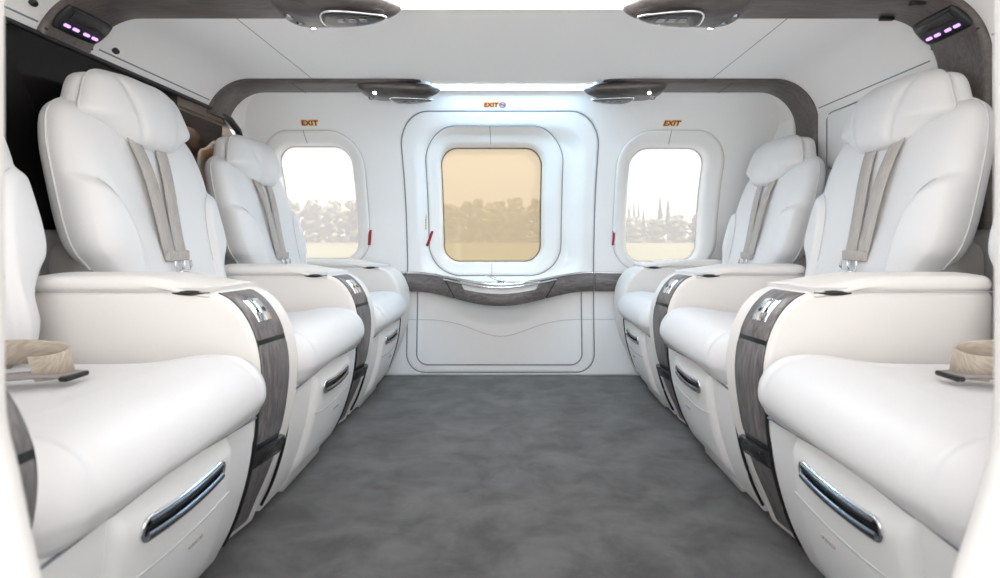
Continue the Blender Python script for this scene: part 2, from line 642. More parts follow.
# floor
fl = mesh('floor', [rbox(-1.25, 1.25, 0.22, 2.3, -0.05, 0.0, 0.004, 2, 1)], M['carpet'], None, False)
struct(fl)

# ceiling: flat middle, rounded down into the side walls
CZ, CR = 0.578 + H, 0.16


def section(off, n=14, zlow=0.36 + H, wx=1.112):
    """half-ring of the cabin roof from the left foot to the right foot, moved inwards by off; returns (x,z) points"""
    cx, cz = wx - CR, CZ - CR
    rr = CR - off
    a0 = math.degrees(math.asin(max(0.0, min(1.0, (zlow - cz) / rr))))      # where the foot height meets the rounding
    P = [(-wx + off, zlow)] if zlow < cz else []
    for i in range(n + 1):
        a = R(180 - a0 - (90 - a0) * i / n)
        P.append((-cx + rr * math.cos(a), cz + rr * math.sin(a)))
    for i in range(1, 24):
        P.append((-cx + 2 * cx * i / 24, CZ - off))
    for i in range(n + 1):
        a = R(90 - (90 - a0) * i / n)
        P.append((cx + rr * math.cos(a), cz + rr * math.sin(a)))
    if zlow < cz: P.append((wx - off, zlow))
    return P


S0, S1 = section(0.0, zlow=0.44 + H), section(-0.03, zlow=0.44 + H)
ring = S0 + S1[::-1]
ce = mesh('ceiling', [loft([[(x, y, z) for x, z in ring] for y in (-0.12, 0.9, 1.6, 2.13)], True, False)], M['ceil'])
struct(ce)
for sx in (-1, 1):
    z0 = CZ + 0.001
    mesh('headliner_joint', [tube([(sx * 0.725, y, z0) for y in (0.24, 1.15)], 0.0018, 6), tube([(sx * 0.725, y, z0) for y in (1.3, 1.81)], 0.0018, 6),
                             tube([(sx * (1.091 if sx < 0 else 1.105), y, (0.498 if sx < 0 else 0.468) + H) for y in (0.24, 1.15)], 0.0024, 6), tube([(sx * (1.091 if sx < 0 else 1.105), y, (0.498 if sx < 0 else 0.468) + H) for y in (1.32, 1.80)], 0.0024, 6)], M['seal'], ce)

wr = mesh('wall_right', [rbox(1.103, 1.19, 1.96, 2.3, 0.0, 0.62 + H, 0.002, 2, 2), rbox(WX - 0.016, WX + 0.05, 0.22, 2.26, 0.0, 0.452 + H, 0.004, 2, 2)], M['wall'])
struct(wr)
ap = [(WX - 0.0165, a, b) for a, b in densify(rrect(1.345, 1.76, 0.24 + H, 0.437 + H, 0.03, 8), 0.02)]
mesh('access_panel_seam', [tube(ap, 0.0024, 6, True, up=(1, 0, 0))], M['seal'], wr)
mesh('access_panel', [rbox(WX - 0.019, WX - 0.013, 1.35, 1.755, 0.245 + H, 0.432 + H, 0.003, 2, 2)], M['wall'], wr)

# left bulkhead: black glass partition, lower wall, frame edge
wl = mesh('wall_left', [rbox(-1.19, -1.106, 2.052, 2.3, 0.0, 0.62 + H, 0.002, 2, 2), rbox(-WX - 0.05, -WX + 0.012, 0.22, 2.26, 0.0, 0.02 + H, 0.004, 2, 2), rbox(-WX - 0.05, -WX + 0.012, 2.07, 2.26, 0.02 + H, 0.452 + H, 0.004, 2, 2)], M['wall'])
struct(wl, 'white lower side wall behind the seats on the black partition side')
PX = -1.096
part = mesh('wall_partition', [rbox(PX - 0.03, PX, 0.22, 1.64, 0.02 + H, 0.474 + H, 0.003, 2, 2)], M['partition'])
struct(part, 'black glass partition behind one row of seats')
fr = [(PX, 0.24, 0.473 + H), (PX, 1.86, 0.473 + H), (PX, 1.94, 0.46 + H), (PX, 2.0, 0.43 + H), (PX, 2.03, 0.38 + H), (PX, 2.045, 0.30 + H), (PX, 2.05, 0.02 + H)]
mesh('partition_frame', [tube(densify(fr, 0.05, False), [0.007 if p[1] < 1.9 else 0.013 for p in densify(fr, 0.05, False)], 8)], M['black'], part)
tint = pane_mat('smoked_pane', (0.55, 0.50, 0.46), (0.02, 0.02, 0.02), 0.12, 0.04)
mesh('smoked_pane', [warp(rbox(PX - 0.014, PX - 0.006, 1.64, 2.05, 0.02 + H, 0.473 + H, 0.002, 8, 2), lambda x, y, z: (x, y, min(z, 0.473 + H - 0.11 * float(sstep(1.86, 2.06, y)))))], tint, part)
# the dark cockpit beyond the smoked pane
ck = mesh('wall_cockpit', [rbox(-1.62, -1.56, 1.2, 2.32, 0.0, 0.6 + H, 0.01, 2, 2), rbox(-1.62, -1.14, 2.29, 2.32, 0.0, 0.6 + H, 0.01, 2, 2)],
          mat('cockpit_lining', (0.018, 0.015, 0.013), 0.8))
struct(ck)
cs = empty('cockpit_seat', (-1.36, 2.0, 0.0), 'brown leather cockpit seat behind the smoked end of the black partition', 'seat')
mesh('backrest', [rbox(-0.06, 0.08, -0.27, 0.27, 0.45, 0.95, 0.05)], M['brown'], cs)
mesh('headrest', [rbox(-0.05, 0.06, -0.12, 0.12, 0.955, 1.07, 0.045)], M['brown'], cs)
mesh('pedestal', [rbox(-0.10, 0.10, -0.2, 0.2, 0.0, 0.46, 0.03)], M['brown'], cs)
fo = [(-0.055, 0.0), (-0.05, 0.10), (-0.02, 0.13), (0.03, 0.128), (0.06, 0.10), (0.045, 0.04), (0.05, -0.02), (0.0, -0.05), (-0.05, -0.03)]
fb = mesh('foil_bag', [weld(pillow(spline(fo, 5, True), lambda a, b, h: (-1.19 + h, 1.975 + a * 1.5, 0.80 + b * 1.4 + 0.02 * math.sin(a * 60)), 0.03, 0.02, 2.5, 8, (0, 0.04)))], M['foil'])
tag(fb, 'shiny iridescent foil bag seen through the smoked end of the black partition', 'bag')

# ------------------------------------------------------------------ wood arches, roof pods, light strips


def arch(idx, y0, y1, zl, zr, inner):
    """wood band hugging the roof from each side wall to its lamp pod; inner = |x| where it ends"""
    parts_ = []
    for sx in (-1, 1):
        zl_ = zl if sx < 0 else zr
        def half(off):
            S = section(off, zlow=zl_)
            S = [p for p in S if p[0] * sx > inner]
            return S
        A, B = half(0.015), half(-0.004)
        A = densify(A, 0.025, False); B = densify(B, 0.025, False)
        m = min(len(A), len(B))
        # equal counts: resample B onto A by index
        B = [B[int(round(i * (len(B) - 1) / (len(A) - 1)))] for i in range(len(A))]
        rings = []
        yy = [y0, y0 + 0.003, y0 + 0.012, y1 - 0.012, y1 - 0.003, y1]
        kk = [0.35, 0.75, 1.0, 1.0, 0.75, 0.35]
        for a, b in zip(A, B):
            a, b = np.array(a), np.array(b)
            ye = y1 - (y1 - y0 - 0.055) * float(sstep(0.52, 0.34, abs(b[0])))
            yy = [y0, y0 + 0.003, y0 + 0.012, ye - 0.012, ye - 0.003, ye]
            r_ = [(b[0], y0, b[1])]
            for y, k in zip(yy, kk):
                q = b + (a - b) * k * (1 - 0.8 * float(sstep(0.50, 0.33, abs(b[0]))))
                r_.append((q[0], y, q[1]))
            r_.append((b[0], ye, b[1]))
            rings.append(r_)
        parts_.append(loft(rings))
    o = mesh('trim_%d' % idx, parts_, M['wood_arch'])
    struct(o, {1: 'grey wood roof arch over the middle seats', 2: 'grey wood roof arch beside the windows'}[idx])
    return o


ar1 = arch(1, 1.155, 1.295, 0.474 + H, 0.02 + H, 0.42)
ar2 = arch(2, 1.812, 1.945, 0.455 + H, 0.02 + H, 0.31)
# seam lines across the arches
for ar, y0, y1, xs in ((ar1, 1.155, 1.295, 1.0605), (ar2, 1.812, 1.945, 0.93)):
    sg = []
    for sx in (-1, 1):
        if ar is ar1:
            sg.append(tube([(sx * 1.083, y, 0.487 + H) for y in (y0 + 0.004, y1 - 0.004)], 0.0025, 6))
        else:
            sg.append(tube([(sx * 0.80, y, CZ - 0.0155) for y in (y0 + 0.006, y1 - 0.006)], 0.0013, 6))
    mesh('arch_joint', sg, M['black'], ar)

POD = spline([(0.0, -0.066), (0.05, -0.082), (0.13, -0.074), (0.20, -0.046), (0.245, -0.004), (0.235, 0.018), (0.17, 0.046), (0.08, 0.066), (0.0, 0.07), (-0.05, 0.06), (-0.06, 0.0), (-0.045, -0.05)], 6, True)


def pod(x, y, sx, fl, label, wood):
    """overhead lamp pod, its point towards the middle; fl=-1 turns the lamp to the near edge"""
    t = empty('reading_lamp', (x, y, CZ - 0.006), label, 'lamp', 'overhead reading lamps')
    P0 = [(a, b * fl) for a, b in POD]
    if fl < 0: P0 = P0[::-1]
    mesh('housing', [weld(pillow(P0, lambda a, b, h: (a, b, -0.004 - h), 0.044, 0.006, 3.2, 12, (0.08, 0)))], wood, t, mirror=-sx)
    L = spline([(0.062, 0.022), (0.12, 0.020), (0.18, 0.006), (0.214, -0.016), (0.20, -0.034), (0.14, -0.056), (0.085, -0.058), (0.062, -0.03)], 5, True)
    L = [(a, b * fl) for a, b in L]
    if fl < 0: L = L[::-1]
    L = L[::-1]
    zf = lambda a: -0.048 + 0.0 * a
    top = lambda a, b: -0.0445 - 0.0035 + 0.10 * max(0, a - 0.15) ** 1.3
    mesh('lens', [weld(pillow(L, lambda a, b, h: (a, b, top(a, b) - 0.001 - h), 0.005, 0.004, 4, 6, (0.12, 0)))], M['blackgloss'], t, mirror=-sx)
    mesh('bezel', [tube([(a, b, top(a, b) - 0.001) for a, b in L], 0.0028, 6, True)], M['chrome'], t, mirror=-sx)
    mesh('switch', [rbox(0.10 + k * 0.026, 0.119 + k * 0.026, -0.022 * fl - 0.008, -0.022 * fl + 0.008, top(0.11 + k * 0.026, 0) - 0.0085, top(0.11 + k * 0.026, 0) - 0.004, 0.002, 1, 2) for k in range(3)], M['dark_chrome'], t, mirror=-sx)
    yv = -0.005 * fl
    nz = mesh('nozzle', [tube([(0.012, 0.050 * fl, -0.028), (0.012, 0.056 * fl, -0.040)], [0.013, 0.010], 14), tube([(-0.006, 0.022 * fl, -0.036), (-0.006, 0.024 * fl, -0.0455)], [0.013, 0.010], 14), tube([(-0.020, -0.012 * fl, -0.034), (-0.020, -0.012 * fl, -0.0445)], [0.012, 0.009], 14)], M['dark_chrome'], t, mirror=-sx)
    mesh('bulb', [tube([(0.012, 0.0555 * fl, -0.0392), (0.012, 0.0565 * fl, -0.0412)], 0.0058, 14)], M['spot'], nz, mirror=-sx)
    return t


pod(-0.515, 1.212, -1, 1, 'dark wooden reading lamp pod in the roof above the middle seats, black partition side', M['pod'])
pod(0.515, 1.212, 1, 1, 'dark wooden reading lamp pod in the roof above the middle seats, white bulkhead side', M['pod'])
pod(-0.515, 1.888, -1, -1, 'dark wooden reading lamp pod by the window wall, black partition side', M['pod'])
pod(0.515, 1.888, 1, -1, 'dark wooden reading lamp pod by the window wall, white bulkhead side', M['pod'])

for y0, y1, lab, w in ((1.12, 1.245, 'wide glowing white light strip in the roof between the near lamp pods', 0.285), (1.855, 1.925, 'slim glowing blue-white light strip in the roof above the amber window', 0.30)):
    t = empty('light_strip', (0, (y0 + y1) / 2, CZ), lab, 'light', 'roof light strips')
    d = (y1 - y0) / 2
    mesh('diffuser', [rbox(-w, w, -d, d, -0.007, 0.004, 0.003, 4, 2)], M['led'] if y0 < 1.5 else M['led_cool'], t)
    mesh('frame', [rbox(-w - 0.004, w + 0.004, -d - 0.006, -d, -0.009, 0.004, 0.002, 4, 2), rbox(-w - 0.004, w + 0.004, d, d + 0.006, -0.009, 0.004, 0.002, 4, 2)], M['plastic'], t)

# violet light panels in the shoulders of the near arch
for sx, lab in ((-1, 'black roof light panel with violet lamps above the black partition'), (1, 'black roof light panel with violet lamps above the white bulkhead')):
    t = empty('violet_light', (sx * 1.050, 1.225, 0.521 + H), lab, 'light', 'violet roof light panels', (0, R(45) * sx, 0))
    # local z points out of the cabin, y runs along the cabin depth
    mesh('bezel', [weld(pillow(spline([(-0.028, -0.062), (0.022, -0.066), (0.033, -0.05), (0.034, 0.045), (0.02, 0.062), (-0.022, 0.06), (-0.034, 0.04), (-0.035, -0.045)], 5, True), lambda a, b, h: (a, b, -0.004 - h), 0.006, 0.02, 6, 6, (0, 0)))], M['black'], t)
    mesh('recess', [rbox(-0.026, -0.002, -0.05, 0.05, -0.013, -0.008, 0.002, 1, 2)] if sx > 0 else [rbox(0.002, 0.026, -0.05, 0.05, -0.013, -0.008, 0.002, 1, 2)], M['blackgloss'], t)
    for k in range(4):
        y = -0.043 + 0.024 * k + (0.006 if k > 1 else 0)
        mesh('violet_lamp', [rbox(-0.002, 0.006, y - 0.007, y + 0.009, -0.015, -0.009, 0.003, 1, 3)] if sx < 0 else [rbox(-0.006, 0.002, y - 0.007, y + 0.009, -0.015, -0.009, 0.003, 1, 3)], M['violet'], t, mirror=1).location.x = sx * 0.017

# round black buttons in the roof edge and slots in the arch
def button(x, y, z, ang, lab):
    o = mesh('fastener', [tube([(0, 0, 0.004), (0, 0, -0.004), (0, 0, -0.007)], [0.008, 0.008, 0.006], 14)], M['black'])
    o.location = (x, y, z); o.rotation_euler = (0, ang, 0)
    tag(o, lab, 'fastener', 'roof fasteners')


button(-1.078, 1.360, 0.509 + H, R(-45), 'round black fastener in the roof edge on the window side of the wooden arch')
button(-1.068, 1.115, 0.525 + H, R(-45), 'round black fastener in the roof edge on the doorway side of the wooden arch')
for x, y in ((0.965, 1.19), (0.955, 1.275)):
    mesh('air_slot', [rbox(x - 0.018, x + 0.018, y - 0.005, y + 0.005, CZ - 0.0205 - (x - 0.925) * 0.1, CZ - 0.012, 0.002, 1, 2)], M['black'], ar1)

# ------------------------------------------------------------------ wood rail, ledge and handle on the door


def bump(x):
    t = np.clip(np.abs(x + 0.052) / 0.40, 0, 1)
    return float(np.cos(t * math.pi / 2) ** 2)


def rail_y(x): return 2.25 - 0.022 - 0.10 * bump(x)
def rail_top(x): return -0.158 - 0.044 * bump(x)
def rail_bot(x): return -0.238 - 0.052 * bump(x)


def band(x0, x1, top, bot, dy, th, n=40, lean0=0.0, lean1=0.0):
    """curved plate between x0 and x1; lean slants the ends"""
    rings = []
    for i in range(n + 1):
        x = x0 + (x1 - x0) * i / n
        xl0 = (1 - i / n) * lean0 + (i / n) * lean1
        r_ = []
        for (zz, f) in ((top(x), 0.0), (bot(x), 1.0)):
            xx = x + xl0 * f
            z = top(xx) if f == 0 else bot(xx)
            r_.append((xx, rail_y(xx) + dy, z + H, f))
        (xa, ya, za, _), (xb, yb, zb, _) = r_
        rings.append([(xa, ya + th, za), (xa, ya + 0.002, za), (xa, ya, za - 0.002), (xb, yb, zb + 0.002), (xb, yb + 0.002, zb), (xb, yb + th, zb)])
    return loft(rings)


wt = rail_top; wb = rail_bot
NOT = 0.036


def wood_top_mid(x):
    a = abs(x + 0.052)
    return rail_top(x) - NOT * float(1 - sstep(0.152, 0.18, a))


ledge = []
for (a, b) in ((-0.466, 0.363),):
    rings = []
    for i in range(61):
        x = a + (b - a) * i / 60
        yf = rail_y(x) + 0.006
        yb = 2.285
        zt, zb = rail_top(x) + H - 0.002, rail_bot(x) + H + 0.004
        rings.append([(x, yb, zt + 0.004), (x, yf + 0.02, zt), (x, yf + 0.004, zt - 0.002), (x, yf, zt - 0.006), (x, yf, zb), (x, yb, zb)])
    ledge.append(loft(rings))
mesh('door_ledge', ledge, M['plastic'], door)
mid = mesh('wood_rail', [band(-0.298, 0.198, wood_top_mid, wb, 0.0, 0.006, 110, 0.055, -0.055)], M['wood'], door)
mesh('wood_rail', [band(-0.466, -0.305, wt, wb, 0.0, 0.006, 40, 0, 0.055)], M['wood'], door)
mesh('wood_rail', [band(0.205, 0.363, wt, wb, 0.0, 0.006, 40, -0.055, 0)], M['wood'], door)
mesh('rail_joint', [tube([(x + 0.055 * sg * f, rail_y(x + 0.055 * sg * f) + 0.004, (rail_top(x + 0.055 * sg * f) * (1 - f) + rail_bot(x + 0.055 * sg * f) * f) + H) for f in np.linspace(0.04, 0.97, 10)], 0.0042, 6) for x, sg in ((-0.3015, 1), (0.2015, -1))], M['black'], door)
tl = [(-0.62, -0.474), (0.371, 0.64)]
mesh('wood_rail', [band(-0.62, -0.474, wt, wb, 0.0, 0.02, 12)], M['wood'], wf)
mesh('wood_rail', [band(0.371, 0.64, wt, wb, 0.0, 0.02, 12)], M['wood'], wf)
xs = np.linspace(-0.466, 0.363, 70)
mesh('chrome_strip', [tube([(x, rail_y(x) + 0.002, rail_top(x) + H + 0.003) for x in xs], 0.0058, 8)], M['chrome'], door)
xs2 = np.linspace(-0.30, 0.196, 50)
mesh('grab_bar', [tube([(x, rail_y(x) - 0.007 - 0.004 * math.cos((x + 0.052) / 0.25 * 1.5), rail_top(x) + H - 0.009) for x in xs2], 0.0042, 8)], M['chrome'], door)
for a, b in ((-0.62, -0.474), (0.371, 0.56)):
    mesh('chrome_strip', [tube([(x, rail_y(x) + 0.002, rail_top(x) + H + 0.003) for x in np.linspace(a, b, 12)], 0.0052, 8)], M['chrome'], wf)
hn = bpy.data.objects.new('door_handle', None); COL.objects.link(hn); hn.parent = door; hn.location = (-0.03, 2.19, rail_top(-0.03) + H)
hn.empty_display_size = 0.05
mesh('handle_plate', [rbox(-0.09, 0.09, -0.02, 0.022, -0.002, 0.008, 0.004, 4, 3)], M['chrome'], hn)
mesh('handle_lever', [tube(spline([(-0.085, 0.012, 0.036), (-0.06, 0.0, 0.03), (-0.025, -0.008, 0.018), (0.0, -0.012, 0.012)], 6), [0.004 + 0.004 * math.sin(i / 18 * 3.0) for i in range(19)], 8, flat=0.6)], M['chrome'], hn)
mesh('handle_pocket', [rbox(-0.035, -0.002, -0.017, 0.0, 0.005, 0.012, 0.002, 1, 2)], M['black'], hn)
mesh('handle_legend', [rbox(0.012, 0.08, -0.014, -0.004, 0.006, 0.011, 0.002, 1, 2)], M['grey_print'], hn)


# red pull ribbons
def pull(x, z, lab, lean):
    y = float(wall_y(x, z)) - 0.008
    P = spline([(x + lean * 0.012, y + 0.004, z + 0.034 + H), (x + lean * 0.006, y - 0.004, z + 0.012 + H), (x - lean * 0.002, y - 0.002, z - 0.012 + H), (x - lean * 0.012, y + 0.001, z - 0.034 + H)], 5)
    o = mesh('pull_ribbon', [ribbon(P, (1, 0.3, 0.2), 0.012, 0.003)], M['red'])
    tag(o, lab, 'ribbon', 'red emergency ribbons')


pull(-0.372, -0.002, 'red fabric pull ribbon hanging beside the amber middle window', 1)
pull(-0.634, 0.002, 'red fabric pull ribbon beside the window next to the black partition', 0.2)
pull(0.452, 0.002, 'red fabric pull ribbon beside the window next to the white bulkhead', 0.2)
pl = empty('placard', (-0.386, float(wall_y(-0.386, 0.085)) - 0.001, 0.085 + H), 'tiny upright yellow placard with red print beside the amber window', 'sign')
mesh('plate', [rbox(-0.0035, 0.0035, -0.0015, 0.0015, -0.05, 0.05, 0.001, 1, 2)], mat('pale_yellow', (0.75, 0.70, 0.42), 0.6), pl)
mesh('print', [rbox(-0.002, 0.002, -0.002, -0.0012, z, z + 0.008, 0.0004, 1, 1) for z in np.arange(-0.045, 0.03, 0.0125)], mat('faded_red_print', (0.55, 0.25, 0.18), 0.6), pl)


# EXIT signs
def text_mesh(name, s, size, offset, mt, parent, loc, shear=0.0, extrude=0.0004):
    cu = bpy.data.curves.new('tmp_text', 'FONT')
    cu.body = s; cu.size = size; cu.offset = offset; cu.extrude = extrude; cu.shear = shear
    cu.align_x = 'CENTER'; cu.align_y = 'CENTER'; cu.space_character = 1.12
    ob = bpy.data.objects.new('tmp_text', cu); COL.objects.link(ob)
    dg = bpy.context.evaluated_depsgraph_get()
    me = bpy.data.meshes.new_from_object(ob.evaluated_get(dg))
    bpy.data.objects.remove(ob)
    me.materials.clear(); me.materials.append(mt)
    o = bpy.data.objects.new(name, me); COL.objects.link(o)
    o.parent = parent; o.location = loc
    return o


def exit_sign(x, z, lab, size, disc=False):
    y = float(wall_y(x, z)); y2 = float(wall_y(x, z + 0.01))
    tilt = math.atan2(y2 - y, 0.01)
    t = empty('exit_sign', (x, y - 0.001, z + H), lab, 'sign', 'EXIT signs above the windows', (math.pi / 2 - tilt, 0, 0))
    text_mesh('letter_outline', 'EXIT', size, 0.0040, M['yellow_print'], t, (0, 0, 0.0006), 0.12)
    text_mesh('lettering', 'EXIT', size, 0.0011, M['red_print'], t, (0, 0, 0.0016), 0.12)
    if disc:
        d = []
        d.append(tube([(0.047 + 0.0115 * math.cos(a), 0.0115 * math.sin(a), 0.001) for a in np.linspace(0, 2 * math.pi, 20, endpoint=False)], 0.0022, 6, True))
        d.append(tube([(0.047 - 0.007, 0.007, 0.001), (0.047 + 0.007, -0.007, 0.001)], 0.0018, 6))
        d.append(rbox(0.038, 0.056, -0.0025, 0.0025, 0.0, 0.0012, 0.0005, 1, 1))
        mesh('no_smoking_mark', d, M['plum_print'], t)


exit_sign(-0.085, 0.535, 'red and yellow EXIT lettering with a small round mark above the amber window', 0.025, True)
exit_sign(-0.837, 0.475, 'red and yellow EXIT lettering above the clear window near the black partition', 0.030)
exit_sign(0.660, 0.474, 'red and yellow EXIT lettering above the clear window near the white bulkhead', 0.030)

# ------------------------------------------------------------------ doorway frame around the camera side
op = densify([(0.323, 0.50), (0.31, 0.54), (0.28, 0.56), (-0.29, 0.56), (-0.325, 0.54), (-0.340, 0.50)]
             + spline([(-0.340, -0.06), (-0.339, -0.115), (-0.331, -0.152), (-0.315, -0.226), (-0.29, -0.31), (-0.23, -0.37), (-0.15, -0.385)], 5)
             + spline([(0.14, -0.385), (0.22, -0.37), (0.27, -0.30), (0.294, -0.226), (0.3165, -0.155), (0.3225, -0.115), (0.323, -0.06)], 5), 0.03)
out = []
cxo, czo = 0.0, 0.1
op = [(x * 0.9885, z) for x, z in op]
for x, z in op:
    dx, dz = x - cxo, z - czo
    k = min(((0.45 if dx > 0 else -0.45) - cxo) / dx if abs(dx) > 1e-6 else 1e9, ((0.66 if dz > 0 else -0.61) - czo) / dz if abs(dz) > 1e-6 else 1e9)
    out.append((cxo + dx * k, czo + dz * k))
rg = []
for y, P, e in ((0.335, out, 0), (0.335, op, 0.004), (0.331, op, 0.0), (0.322, op, 0.002), (0.31, op, 0.010), (0.30, op, 0.022), (0.29, op, 0.04), (0.29, out, 0)):
    c_ = np.array((-0.0075, 0.12))
    ring_ = []
    for q in P:
        v_ = np.array(q) - c_
        v_ = v_ / np.linalg.norm(v_)
        ring_.append((q[0] + v_[0] * e, y, q[1] + v_[1] * e + H))
    rg.append(ring_)
rg.append(rg[0])
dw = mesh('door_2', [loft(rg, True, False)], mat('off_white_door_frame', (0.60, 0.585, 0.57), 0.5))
struct(dw, 'white frame of the open doorway nearest the viewer')


# ------------------------------------------------------------------ seats
def ell(a, b):
    """signed value of the side bolster ellipse (<0 inside)"""
    return ((abs(max(0.0, 0.252 - abs(a))) / 0.118) ** 3 + (abs(b - 0.50) / 0.245) ** 3) ** (1 / 3) - 1


def build_seat(mx, loc, label):
    t = empty('cabin_seat', loc, label, 'seat', 'white leather cabin seats')
    # cushion ----------------------------------------------------------
    def cw(x, y, z):
        f = sstep(-0.05, 0.24, x)
        y2 = y * (0.965 + 0.035 * float(f))
        # crowned top, soft waterfall front with deeper nose
        if z > 0.33:
            z -= 0.014 * math.exp(-((x + 0.05) / 0.13) ** 2) * math.exp(-(y / 0.16) ** 4)
            z += 0.014 * math.exp(-((x - 0.17) / 0.07) ** 2)
            for s in (-1, 1):
                g = abs(y) - 0.168
                z -= 0.0035 * math.exp(-(g / 0.006) ** 2)
        if x > 0.15:
            x += 0.012 * (1 - (y / 0.235) ** 2) - 0.0035 * math.exp(-((abs(y) - 0.168) / 0.006) ** 2)
            if z < 0.33: x -= 0.018 * float(sstep(0.33, 0.27, z))
        if z < 0.31 and x > 0.1: z += 0.006 * math.cos(y / 0.235 * math.pi)
        return (x, y2, z)
    mesh('seat_cushion', [warp(rbox(-0.21, 0.262, -0.2305, 0.2305, 0.275, 0.392, 0.058, 36, 8), cw)], M['leather'], t, mirror=mx)
    cu_ = t.children[0]
    for sg in (-1, 1):
        pth = [(x, 0.392) for x in np.linspace(-0.12, 0.20, 14)] + [(0.204 + 0.058 * math.sin(R(a)), 0.334 + 0.058 * math.cos(R(a))) for a in range(8, 85, 8)]
        q = []
        for x, z in pth:
            yy = sg * (0.168 + 0.02 * float(sstep(0.34, 0.29, z)))
            w = np.array(cw(x, yy, z))
            nrm = np.array((max(0.0, min(1.0, (x - 0.204) / 0.058)), 0, max(0.0, min(1.0, (z - 0.334) / 0.058))))
            q.append(w + nrm / (np.linalg.norm(nrm) + 1e-9) * 0.001)
        mesh('cushion_seam', [tube(q, 0.0013, 6)], M['seam'], cu_, mirror=mx)
    # base -------------------------------------------------------------
    prof_f = spline([(0.232, 0.315), (0.230, 0.25), (0.217, 0.17), (0.192, 0.09), (0.165, 0.035), (0.157, 0.022)], 5)
    P = [(-0.22, 0.022)] + prof_f[::-1] + [(-0.22, 0.315)]
    base = mesh('base', [slab(P, -0.222, 0.222, 0.014)], M['plastic'], t, mirror=mx)
    mesh('cushion_shadow_line', [tube([(0.2335 + 0.003 * float(1 - sstep(0.116, 0.126, abs(y))), y, 0.2885 + 0.006 * math.cos(y / 0.235 * math.pi)) for y in np.linspace(-0.214, 0.214, 60)], 0.0019, 6)], M['seal'], t, mirror=mx)  # thin grey tube standing in for the shadow under the cushion
    for sy in (-1, 1):
        mesh('side_gap', [tube([(x - 0.002, sy * 0.2255, z) for x, z in prof_f[2:-6]], 0.0034, 6)], M['black'], t, mirror=mx)
    mesh('plinth', [rbox(-0.2, 0.135, -0.2, 0.2, 0.0, 0.05, 0.006, 2, 2)], M['black'], t, mirror=mx)
    fx = lambda z: float(np.interp(z, [p[1] for p in prof_f[::-1]], [p[0] for p in prof_f[::-1]]))
    pf = [(fx(z) + 0.013 * float(sstep(0.045, 0.08, z)) * float(1 - sstep(0.262, 0.298, z)) + 0.003, z) for z in np.linspace(0.012, 0.30, 24)]
    P2 = [(0.10, 0.012)] + pf + [(0.10, 0.30)]
    dr = mesh('drawer', [slab(P2, -0.122, 0.122, 0.016)], M['plastic'], t, mirror=mx)
    dx = lambda z: float(np.interp(z, [p[1] for p in pf], [p[0] for p in pf]))
    # pull slot
    bow = lambda y: 0.9 * y * y
    SL = rrect(-0.086, 0.086, -0.0140, 0.0140, 0.012, 5)
    SL = densify(SL, 0.012)
    zc = 0.243
    on = lambda a, b, h: (dx(zc + b + bow(a)) + h, a, zc + b + bow(a))
    mesh('pull_recess', [weld(pillow(SL, lambda a, b, h: on(a, b, 0.0005 + h * 0.15), 0.006, 0.006, 6, 5, (0, 0)))], M['black'], dr, mirror=mx)
    mesh('pull_frame', [tube([on(a, b, 0.002) for a, b in SL], 0.0032, 8, True, up=(1, 0, 0))], M['chrome'], dr, mirror=mx)
    mesh('pull_bar', [tube([on(a, -0.0075, 0.0055 - 0.3 * a * a) for a in np.linspace(-0.08, 0.08, 24)], 0.0056, 8)], M['dark_chrome'], dr, mirror=mx)
    mesh('pull_lip', [tube([on(a, 0.0095, 0.0035) for a in np.linspace(-0.078, 0.078, 24)], 0.0042, 8)], M['dark_chrome'], dr, mirror=mx)
    mesh('drawer_seam', [tube([(dx(zz) + 0.0002, a, zz) for a, zz in [(a, 0.186 + 0.8 * a * a) for a in np.linspace(-0.116, 0.116, 24)]], 0.0016, 6)], M['seal_pale'], dr, mirror=mx)
    mk = []
    for k, (a, w) in enumerate(((0.028, 0.007), (0.037, 0.004), (0.043, 0.008), (0.054, 0.006))):
        mk.append(rbox(dx(0.160) - 0.002, dx(0.160) + 0.0018, a, a + w, 0.1575, 0.1625, 0.0006, 1, 1))
    mesh('drawer_print', mk, M['grey_print'], dr, mirror=mx)
    # backrest ---------------------------------------------------------
    half = [(0.0, 0.938), (0.09, 0.936), (0.165, 0.922), (0.212, 0.888), (0.235, 0.82), (0.244, 0.73), (0.248, 0.63), (0.240, 0.578), (0.218, 0.545), (0.196, 0.50), (0.19, 0.44), (0.15, 0.40), (0.0, 0.39)]
    O = spline([(-a, b) for a, b in half[:0:-1]] + half[:-1], 5, True)[::-1]
    O = densify(O, 0.0055)
    bk_ = 0.0 if mx > 0 else -0.02
    BS = 0.014
    bx = lambda b: bk_ - 0.215 - (b - 0.52) * 0.27

    def brelief(a, b):
        e = ell(a, b)
        w = float(sstep(0.10, -0.10, e)) * 0.018
        w -= 0.009 * math.exp(-(e / 0.05) ** 2)
        w -= 0.012 * math.exp(-(a / 0.10) ** 2) * math.exp(-((b - 0.62) / 0.14) ** 2)
        return w

    def bplace(a, b, h):
        return (bx(b) + h + 0.10 * abs(a) ** 2 * (1 if h > 0 else 0.0), a + BS, b)
    br = mesh('backrest', [weld(pillow(O[::-1], bplace, 0.066, 0.055, 5.0, 56, (0, 0.66), brelief))], M['leather'], t, mirror=mx)
    PI_ = [(bx(b) + 0.002, a * 1.0035 + BS, 0.66 + (b - 0.66) * 1.0035) for a, b in O]
    mesh('piping', [tube(PI_, 0.0022, 6, True, up=(1, 0, 0))], M['seam'], br, mirror=mx)
    OA = np.array(O, float) - np.array((0, 0.66))
    ang = np.arctan2(OA[:, 1], OA[:, 0]); od = np.argsort(ang)
    ang, rad = ang[od], np.hypot(OA[:, 0], OA[:, 1])[od]

